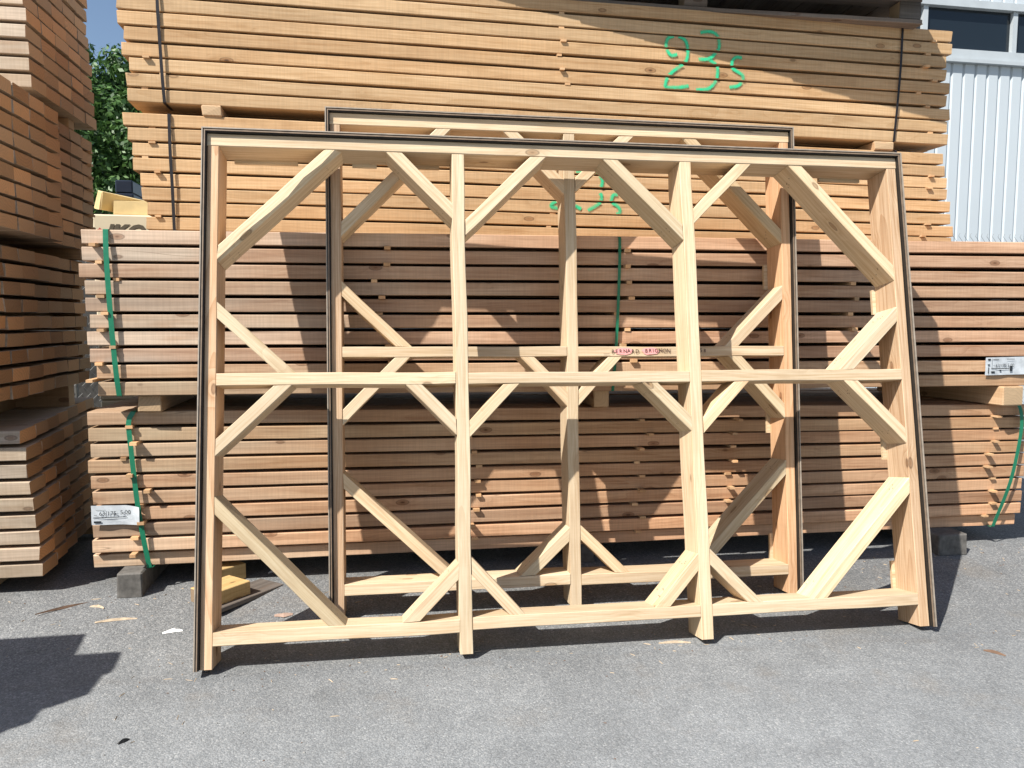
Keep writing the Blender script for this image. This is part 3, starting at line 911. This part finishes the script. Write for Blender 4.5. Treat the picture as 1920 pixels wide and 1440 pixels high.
F1, w0, w1 = frame('large three-bay braced timber frame leaning in front, edged with a dark strip', -0.6695, 2.8315, 0.030, -0.0235, 0.1844, 2.943, 2.0375,
    [(0.9635, 1.0135), (1.928, 1.978)], [(1.036, 1.083), (1.033, 1.078), (1.034, 1.081)], [(0.081, 0.130), (0.088, 0.134), (0.088, 0.135)], BR1, 100,
    [(1.02, 1.0, 0.98), (0.98, 1, 1), (1.03, 1.03, 1.03), (1.0, 0.98, 0.95)])
s = 0.98
def S(*p): return tuple(c * s for c in p)
BR2 = [
    (0, 'u', S(0.066, 1.665), S(0.506, 2.113), c1, 0), (0, 'u', S(0.800, 2.120), S(1.051, 1.869), c1, 0), (0, 'u', S(0.066, 1.404), S(0.321, 1.160), c3, 0),
    (1, 'u', S(1.100, 1.887), S(1.338, 2.112), c1, 0), (1, 'u', S(1.635, 2.122), S(2.081, 1.677), (0.95, 0.9, 0.8), 0.006), (1, 'u', S(1.831, 1.156), S(2.085, 1.404), c1, 0),
    (0, 'l', S(0.072, 0.862), S(0.323, 1.114), c1, 0), (0, 'l', S(0.864, 1.111), S(1.046, 0.920), c1, 0), (0, 'l', S(0.070, 0.576), S(0.526, 0.142), c3, 0), (0, 'l', S(1.051, 0.321), S(0.860, 0.146), c2, 0),
    (1, 'l', S(1.097, 0.921), S(1.273, 1.109), c1, 0), (1, 'l', S(1.848, 1.107), S(2.086, 0.851), c2, 0), (1, 'l', S(1.102, 0.319), S(1.281, 0.143), c3, 0), (1, 'l', S(2.085, 0.585), S(1.715, 0.209), c2, 0)]
F2, _, _ = frame('smaller two-bay braced frame behind, with handwriting on its middle rail', -0.217 * s, 3.239 * s, 1.3 - 1.27 * s, -0.0157, 0.1077, 2.150 * s, 2.183 * s,
    [S(1.047, 1.098)], [S(1.111, 1.156), S(1.109, 1.154)], [S(0.094, 0.142), S(0.088, 0.135)], BR2, 200,
    [(0.95, 0.93, 0.92), (1, 1, 1), (1.0, 0.92, 0.85)])

# handwriting and marker on the rear frame's middle rail
rail = [o for o in F2.children if o.name.startswith('middle_rail')][1]
bpy.context.view_layer.update()
inv = rail.matrix_local.inverted()
yw = w0 - 0.0035
def on_rail(u, v, dy=0.0):
    return inv @ Vector((u, yw - dy, v))
for (u0, u1, sd) in ((1.262, 1.358, 1), (1.392, 1.478, 2)):
    Rp = random.Random(sd)
    nn = 18
    vv = []
    for k in range(nn):
        a = 2 * math.pi * k / nn
        q = on_rail(((u0 + u1) / 2 + (u1 - u0) / 2 * math.cos(a) * Rp.uniform(0.8, 1.05)) * s, (1.132 + 0.0185 * math.sin(a) * Rp.uniform(0.8, 1.05)) * s)
        vv.append(tuple(q))
    mesh_obj('marker_patch', vv, [tuple(range(nn))], M_PINK, rail)
def hand(body, u, v, size, xs_=1.0):
    R7 = random.Random(len(body))
    x = u
    for ch in body:
        t = text_mesh('handwriting', ch, size * R7.uniform(0.92, 1.1), M_PENCIL, rail, on_rail(x * s, (v + R7.uniform(-0.0012, 0.0012)) * s, 0.0012), (math.pi / 2, R7.uniform(-0.1, 0.1), 0), xscale=xs_, offset=0.0002) if ch != ' ' else None
        x += {'I': 0.0095, ' ': 0.012}.get(ch, 0.0185)
hand('BERNARD', 1.252, 1.1245, 0.0235)
hand('BRIGNON', 1.409, 1.1265, 0.0235)
hand('58', 1.672, 1.125, 0.0235, 0.9)
vv = [tuple(on_rail(a * s, b * s, 0.001)) for a, b in ((1.215, 1.119), (1.243, 1.1195), (1.243, 1.121), (1.215, 1.1205), (1.425, 1.116), (1.447, 1.116), (1.447, 1.1172), (1.425, 1.1172))]
mesh_obj('pen_stroke', vv, [(0, 1, 2, 3), (4, 5, 6, 7)], M_PENCIL, rail)

# ------------------------------------------------------------------ pallet on the very top
def build_pallet():
    hd = -0.045
    root = empty('old_pallet', (0.42, 4.02, 2.914))
    root.rotation_euler = (0, 0.004, hd)
    tag(root, 'dark weathered wooden pallet lying on the topmost bundle at upper right', 'pallet')
    L, Dp = 2.52, 1.0
    bm = beam_mesh('bottom_board', L, 0.12, 0.022, W_GREY, 77, seg=22, wob=0.003, ragged=0.006)
    for y in (0.0, 0.44, 0.88):
        inst('bottom_board', bm, root, (0, y, 0))
    for x in (0.0, 1.18, L - 0.13):
        for y in (0.012, 0.45, 0.885):
            box('block', x, x + 0.125, y, y + 0.1, 0.0235, 0.118, W_GREY, root, 0.004)
    dm = beam_mesh('deck_board', 1.36, 0.1465, 0.022, W_GREY, 78, seg=10, wob=0.002, ragged=0.006)
    for k in range(17):
        inst('deck_board', dm, root, (0.135 + k * 0.1485, -0.18 - 0.0056 * k + rnd.uniform(-0.004, 0.004), 0.1415), (0, 0, math.pi / 2))  # overhang out of view, shaped to throw the slanting shadow on the topmost bundle
    sm = beam_mesh('stringer_board', L, 0.1, 0.02, W_GREY, 79, seg=12, wob=0.002)
    for y in (0.012, 0.45, 0.885):
        inst('stringer_board', sm, root, (0, y, 0.1195))
    return root
build_pallet()

# ------------------------------------------------------------------ hall with ribbed cladding
def build_hall():
    X0, X1, Y0, Y1, ZT = 1.5, 14.0, 9.0, 16.0, 7.5
    root = empty('industrial_hall', (X0, Y0, 0))
    tag(root, 'pale blue-white hall with ribbed metal cladding and a dark window band', 'building')
    def ribs(name, z0, z1, mat):
        v, f = [], []
        x = 0.0
        pit = 0.172
        prof = [(0.0, 0.0), (0.022, 0.0), (0.034, -0.024), (0.160, -0.024)]
        line = []
        while x < X1 - X0:
            for px, py in prof:
                line.append((x + px, py))
            x += pit
        for (px, py) in line:
            v.append((px, py, z0)); v.append((px, py, z1))
        for i in range(len(line) - 1):
            f.append((2 * i, 2 * i + 2, 2 * i + 3, 2 * i + 1))
        o = mesh_obj(name, v, f, mat, root)
        return o
    ribs('cladding_lower', 0.0, 4.53, M_CLAD)
    ribs('cladding_upper', 5.30, ZT, M_CLAD)
    box('wall_core', 0.0, X1 - X0, 0.06, Y1 - Y0, 0, ZT - 0.01, M_TRIM, root)
    box('window_sill', -0.02, X1 - X0 + 0.02, -0.09, 0.058, 4.532, 4.575, M_TRIM, root)
    box('window_sill', -0.02, X1 - X0 + 0.02, -0.05, 0.058, 4.577, 4.70, M_TRIM, root)
    box('window_head', -0.02, X1 - X0 + 0.02, -0.06, 0.058, 5.21, 5.30, M_TRIM, root)
    x = 0.0
    k = 0
    xm = [0.13 + 1.28 * i for i in range(-1, 11)]
    for i in range(len(xm) - 1):
        a, b = max(xm[i], 0), min(xm[i + 1], X1 - X0)
        if b - a < 0.2:
            continue
        box('window_mullion', a, a + 0.065, -0.03, 0.055, 4.702, 5.208, M_TRIM, root)
        box('window_pane', a + 0.066, b - 0.001, 0.02, 0.03, 4.702, 5.208, M_GLASS, root)
    box('roof', -0.1, X1 - X0 + 0.1, -0.15, Y1 - Y0 + 0.1, ZT + 0.002, ZT + 0.14, M_TRIM, root)
    return root
build_hall()

# ------------------------------------------------------------------ chain-link fence
def build_fence():
    Y = 6.75
    root = empty('chain_link_fence', (-4.2, Y, ground_z(Y)))
    tag(root, 'chain-link fence behind the lumber stacks, its wire tips showing at right', 'fence')
    z0, z1, step = 0.05, 2.06, 0.062
    v, f = [], []
    X = 0.0
    n = int((z1 - z0) / step)
    th = 0.0016
    while X < 12.5:
        prev = None
        for j in range(n + 1):
            px = X + (step * 0.5 if j % 2 else -step * 0.5) * 0.96
            pz = z0 + j * step
            py = 0.003 if j % 2 else -0.003
            b0 = len(v)
            v += [(px - th, py, pz), (px + th, py - th, pz), (px + th, py + th, pz)]
            if j:
                for k in range(3):
                    a, c = b0 - 3 + k, b0 - 3 + (k + 1) % 3
                    f.append((a, c, c + 3, a + 3))
        # the cut tip twisted over at the top
        b0 = len(v)
        v += [(px + 0.012, py, pz + 0.028), (px + 0.014, py + th, pz + 0.028), (px + 0.014, py - th, pz + 0.027)]
        for k in range(3):
            a, c = b0 - 3 + k, b0 - 3 + (k + 1) % 3
            f.append((a, c, c + 3, a + 3))
        X += step
    mesh_obj('wire_mesh', v, f, M_WIRE, root)
    for k in range(5):
        x = 1.74 + 2.6 * k
        box('post', x, x + 0.045, 0.006, 0.05, -0.05, 2.03, M_WIRE, root, 0.004)
    return root
build_fence()

# ------------------------------------------------------------------ insulation packs and bin behind the left gap
def build_packs():
    root = empty('insulation_pack', (-1.93, 5.8, 0.076))
    tag(root, 'beige film-wrapped insulation pack with dark lettering and a red emblem, behind the bundles', 'insulation pack')
    for k in range(6):
        z0 = k * 0.3225
        b_ = box('pack_layer', -0.0 + 0.004 * (k % 2), 1.1, 0, 0.6, z0, z0 + 0.319, M_CARTON, root, 0.01)
        t = text_mesh('print_text', 'IKO', 0.135, M_PRINTG, b_, (0.085, -0.0035, z0 + 0.155), RX, shear=0.3, xscale=1.05, offset=0.006)
        vv = []
        for i in range(10):
            a = i / 10 * 2 * math.pi
            r_ = 0.023 if i % 2 == 0 else 0.015
            vv.append((0.05 + r_ * math.sin(a), -0.0035, z0 + 0.205 + r_ * math.cos(a)))
        mesh_obj('emblem', vv, [tuple(range(10))], M_RED, b_)
    def foam(name, label, x, y, z, sx, sy, sz, rot, seed):
        R = random.Random(seed)
        o = box(name, 0, sx, 0, sy, 0, sz, M_YELLOW, None, 0.006)
        for v_ in o.data.vertices:
            v_.co += Vector([R.uniform(-0.006, 0.006) for _ in range(3)])
        o.location = (x, y, z); o.rotation_euler = rot
        tag(o, label, 'foam board', 'yellow foam boards behind the gap')
    zt = 0.076 + 5 * 0.3225 + 0.319
    foam('foam_board', 'yellow foam board lying flat on the beige pack', -1.80, 5.84, zt + 0.002, 0.48, 0.5, 0.10, (0, 0, 0.1), 1)
    foam('foam_board', 'yellow foam offcut tilted up beside the pile of board ends', -1.95, 5.9, zt + 0.05, 0.05, 0.48, 0.125, (0.0, 0.25, -0.4), 2)
    p2 = empty('insulation_pack', (-3.75, 7.2, 0.076))
    tag(p2, 'yellow insulation pack seen through the chain-link fence at far left', 'insulation pack')
    for k in range(6):
        box('pack_layer', 0.005 * (k % 2), 1.40, 0, 0.9, k * 0.345, k * 0.345 + 0.341, M_YELLOW if k == 5 else M_GAP_SHADE, p2, 0.01)  # lower layers coloured dark in place of shade in the gap
    bn = empty('waste_bin', (-2.15, 7.05, 0.076))
    tag(bn, 'dark blue-black plastic bin standing behind the insulation packs', 'bin')
    z0 = 0.0
    for i, (zz, e) in enumerate(((2.06, 0.0), (2.12, 0.012), (2.165, 0.0), (2.215, 0.014), (2.27, 0.0))):
        pass
    box('bin_body', 0, 0.13, 0, 0.3, 0, 2.22, M_BIN, bn, 0.01)
    box('bin_rim', -0.01, 0.14, -0.01, 0.31, 2.222, 2.26, M_BIN, bn, 0.008)
    box('bin_lid', -0.004, 0.134, -0.004, 0.304, 2.262, 2.37, M_BIN, bn, 0.01)
build_packs()

# ------------------------------------------------------------------ tree
def build_tree(name, label, x, y, h, rx, rz, zc, leaves, seed):
    R = random.Random(seed)
    root = empty(name, (x, y, 0.05))
    tag(root, label, 'tree', 'trees beyond the yard')
    bark = plain('tree_bark', (0.07, 0.05, 0.035), 0.9, var=0.3, scale=12)
    v, f = [], []
    def limb(p0, p1, r0, r1, n=6):
        b0 = len(v)
        d = (p1 - p0).normalized()
        a = d.orthogonal().normalized(); b = d.cross(a)
        for p, r in ((p0, r0), ((p0 + p1) / 2 + a * 0.05, (r0 + r1) / 2), (p1, r1)):
            for k in range(n):
                t = 2 * math.pi * k / n
                v.append(tuple(p + (a * math.cos(t) + b * math.sin(t)) * r))
        for s_ in range(2):
            for k in range(n):
                i, j = b0 + s_ * n + k, b0 + s_ * n + (k + 1) % n
                f.append((i, j, j + n, i + n))
    limb(Vector((0, 0, -0.1)), Vector((0.1, 0, zc)), 0.2, 0.1)
    tips = []
    for k in range(16):
        a = R.uniform(0, 6.28); z = R.uniform(zc * 0.4, zc * 1.1)
        p0 = Vector((0.05, 0, z))
        p1 = Vector((math.cos(a) * rx * R.uniform(.5, .85), math.sin(a) * rx * R.uniform(.5, .85), z + R.uniform(.4, 1.4)))
        limb(p0, p1, 0.06, 0.015)
        tips.append(p1)
    mesh_obj('trunk', v, f, bark, root, smooth=True)
    # foliage: leaves in clumps over the crown's volume
    clumps = []
    for k in range(900):
        while True:
            q = Vector((R.uniform(-1, 1), R.uniform(-1, 1), R.uniform(-1, 1)))
            if 0.45 < q.length < 1.0:
                break
        clumps.append((Vector((q.x * rx, q.y * rx, zc + q.z * rz)), R.uniform(0.16, 0.36)))
    lv, lf = [], []
    per = leaves // len(clumps)
    for (cpos, cr) in clumps:
        for _ in range(per):
            d = Vector((R.gauss(0, 1), R.gauss(0, 1), R.gauss(0, 1))).normalized()
            p = cpos + d * cr * (R.random() ** 0.4)
            nrm = (d + Vector((R.uniform(-.7, .7), R.uniform(-.7, .7), R.uniform(-.2, .9)))).normalized()
            a = nrm.orthogonal().normalized()
            b = nrm.cross(a)
            t = R.uniform(0, 6.28)
            a, b = a * math.cos(t) + b * math.sin(t), b * math.cos(t) - a * math.sin(t)
            sz = R.uniform(0.035, 0.06)
            i0 = len(lv)
            lv += [tuple(p - a * sz), tuple(p + b * sz * 0.5), tuple(p + a * sz), tuple(p - b * sz * 0.5)]
            lf.append((i0, i0 + 1, i0 + 2, i0 + 3))
    N = NT('leaf_green')
    geo = N.n.new('ShaderNodeNewGeometry')
    rr = geo.outputs['Random Per Island']
    col = N.ramp(rr, [(0.0, (0.025, 0.065, 0.016)), (0.5, (0.058, 0.135, 0.030)), (1.0, (0.11, 0.21, 0.055))])
    N.link(col, N.b.inputs['Base Color'])
    N.b.inputs['Roughness'].default_value = 0.5
    tr_ = N.n.new('ShaderNodeBsdfTranslucent')
    N.link(col, tr_.inputs[0])
    mx = N.n.new('ShaderNodeMixShader'); mx.inputs[0].default_value = 0.25
    N.link(N.b.outputs[0], mx.inputs[1]); N.link(tr_.outputs[0], mx.inputs[2])
    N.link(mx.outputs[0], N.n['Material Output'].inputs[0])
    cr_ = mesh_obj('crown', lv, lf, N.m, root)
    return root
build_tree('broadleaf_tree', 'dense green broadleaf tree between the left pile and the long bundles', -4.3, 13.0, 5.5, 2.3, 2.0, 3.2, 126000, 3)

# ------------------------------------------------------------------ offcuts and litter on the ground
def offcut(name, label, x, y, sx, sy, sz, z, rot, mat, tilt=0.0, cat='offcut', group='offcuts behind the left post'):
    o = box(name, -sx / 2, sx / 2, -sy / 2, sy / 2, 0, sz, mat, None, 0.003)
    o.location = (x, y, z)
    o.rotation_euler = (tilt, 0, rot)
    tag(o, label, cat, group)
    return o

gz = ground_z
W_OFF = wood('wood_offcut', (0.60, 0.43, 0.20), (0.46, 0.30, 0.12), end=(0.16, 0.11, 0.075), var=0.15)
offcut('scrap_board', 'dark flat scrap board lying under the yellow offcut behind the left post', -0.615, 3.505, 0.36, 0.15, 0.022, gz(3.5) - 0.006, math.radians(50), W_GREY)
offcut('timber_offcut', 'yellow timber offcut on the dark scrap board behind the left post', -0.690, 3.455, 0.20, 0.145, 0.062, gz(3.45) + 0.021, math.radians(48), W_OFF)
offcut('timber_offcut', 'orange timber offcut half hidden by the left post, further back', -0.735, 3.70, 0.18, 0.13, 0.075, gz(3.7), math.radians(40), W_OFF)


def shard(name, label, x, y, L, wd, rot, mat, cat, bend=0.0, seed=0):
    R = random.Random(seed)
    n = 6
    v, f = [], []
    for i in range(n + 1):
        t = i / n
        ww = wd * (0.35 + 0.65 * math.sin(math.pi * min(max(t, 0.08), 0.92))) * R.uniform(0.75, 1.1)
        yy = bend * math.sin(math.pi * t)
        zc = 0.004 + 0.006 * math.sin(math.pi * t)
        v += [((t - 0.5) * L, yy - ww / 2, 0), ((t - 0.5) * L, yy + ww / 2, 0), ((t - 0.5) * L, yy + R.uniform(-.2, .2) * ww, zc)]
    for i in range(n):
        a = 3 * i
        f += [(a, a + 3, a + 5, a + 2), (a + 1, a + 2, a + 5, a + 4), (a, a + 1, a + 4, a + 3)]
    f += [(0, 2, 1), (3 * n, 3 * n + 1, 3 * n + 2)]
    o = mesh_obj(name, v, f, mat)
    o.location = (x, y, gz(y) + 0.001)
    o.rotation_euler = (0, 0, rot)
    tag(o, label, cat, 'litter on the asphalt')
    return o


shard('paper_scrap', 'torn white scrap on the asphalt left of the front frame', -0.835, 3.226, 0.075, 0.032, 0.25, M_WHITE, 'scrap', 0.01, 1)
shard('wood_splinter', 'pale wood splinter on the asphalt in front of the left ground block', -1.085, 3.345, 0.16, 0.012, 0.12, M_CHIP, 'splinter', 0.006, 2)
shard('wood_splinter', 'short pale curled splinter near the left ground block', -1.20, 3.47, 0.07, 0.012, -0.4, M_CHIP, 'splinter', 0.008, 3)
shard('twig', 'thin dark twig on the asphalt at left in front of the pile', -1.33, 3.48, 0.22, 0.010, 0.55, M_TWIG, 'twig', 0.004, 4)
shard('wood_chip', 'brown wood chip on the bare asphalt at lower right', 2.36, 2.555, 0.075, 0.012, -0.9, M_TWIG, 'wood chip', 0.004, 5)
shard('bark_bit', 'small black bark bit on the asphalt at the lower left foreground', -0.785, 2.44, 0.035, 0.012, 0.7, M_SEAL, 'bark bit', 0.0, 6)
shard('wood_splinter', 'pale splinter in front of the second post foot of the front frame', 1.16, 2.85, 0.13, 0.010, -0.12, M_CHIP, 'splinter', 0.004, 7)
shard('stone', 'pinkish flat stone behind the bottom rail at left', -0.41, 3.31, 0.075, 0.05, 0.1, plain('pink_stone', (0.34, 0.24, 0.19), 0.9, var=0.2, scale=30), 'stone', 0.0, 8)
shard('plastic_shred', 'clear plastic shred beside the offcuts under the lowest bundle', -0.49, 3.79, 0.10, 0.03, 0.5, M_WHITE, 'shred', 0.015, 9)


# fine wood debris and grit strewn over the yard: nobody could count it
def build_litter():
    R = random.Random(77)
    v, f, mi = [], [], []
    def one(x, y, L, w, h, m):
        a = R.uniform(0, math.pi)
        ca, sa = math.cos(a), math.sin(a)
        z = gz(y) + 0.0008
        b0 = len(v)
        pts = [(-L / 2, -w / 2 * R.uniform(.2, 1), 0), (L / 2 * R.uniform(.7, 1), -w / 2, 0), (L / 2, w / 2 * R.uniform(.2, 1), 0), (-L / 2 * R.uniform(.6, 1), w / 2, 0),
               (-L * 0.25, 0, h), (L * 0.25, R.uniform(-.2, .2) * w, h * R.uniform(.5, 1))]
        for px, py, pz in pts:
            v.append((x + px * ca - py * sa, y + px * sa + py * ca, z + pz))
        for q in ((0, 1, 5, 4), (1, 2, 5), (2, 3, 4, 5), (3, 0, 4)):
            f.append(tuple(b0 + k for k in q)); mi.append(m)
    for _ in range(650):
        t = R.random()
        if t < 0.55:
            x, y = R.uniform(-1.6, 4.0), 3.62 - abs(R.gauss(0, 0.22))
        elif t < 0.8:
            x, y = R.uniform(-0.9, 2.6), 2.86 + R.gauss(0, 0.12)
        else:
            x, y = R.uniform(-1.8, 4.5), R.uniform(1.3, 3.6)
        k = R.random()
        if k < 0.4:
            one(x, y, R.uniform(0.008, 0.035), R.uniform(0.0015, 0.004), R.uniform(0.001, 0.003), 0)
        elif k < 0.65:
            one(x, y, R.uniform(0.004, 0.012), R.uniform(0.003, 0.008), R.uniform(0.001, 0.003), 1)
        else:
            one(x, y, R.uniform(0.003, 0.009), R.uniform(0.003, 0.008), R.uniform(0.002, 0.005), 2)
    o = mesh_obj('wood_debris', v, f, M_CHIP)
    o.data.materials.append(M_TWIG); o.data.materials.append(plain('grit', (0.26, 0.255, 0.24), 0.9))
    for p, m in zip(o.data.polygons, mi):
        p.material_index = m
    tag(o, 'fine wood splinters, sawdust and grit strewn on the asphalt', 'debris', kind='stuff')
build_litter()
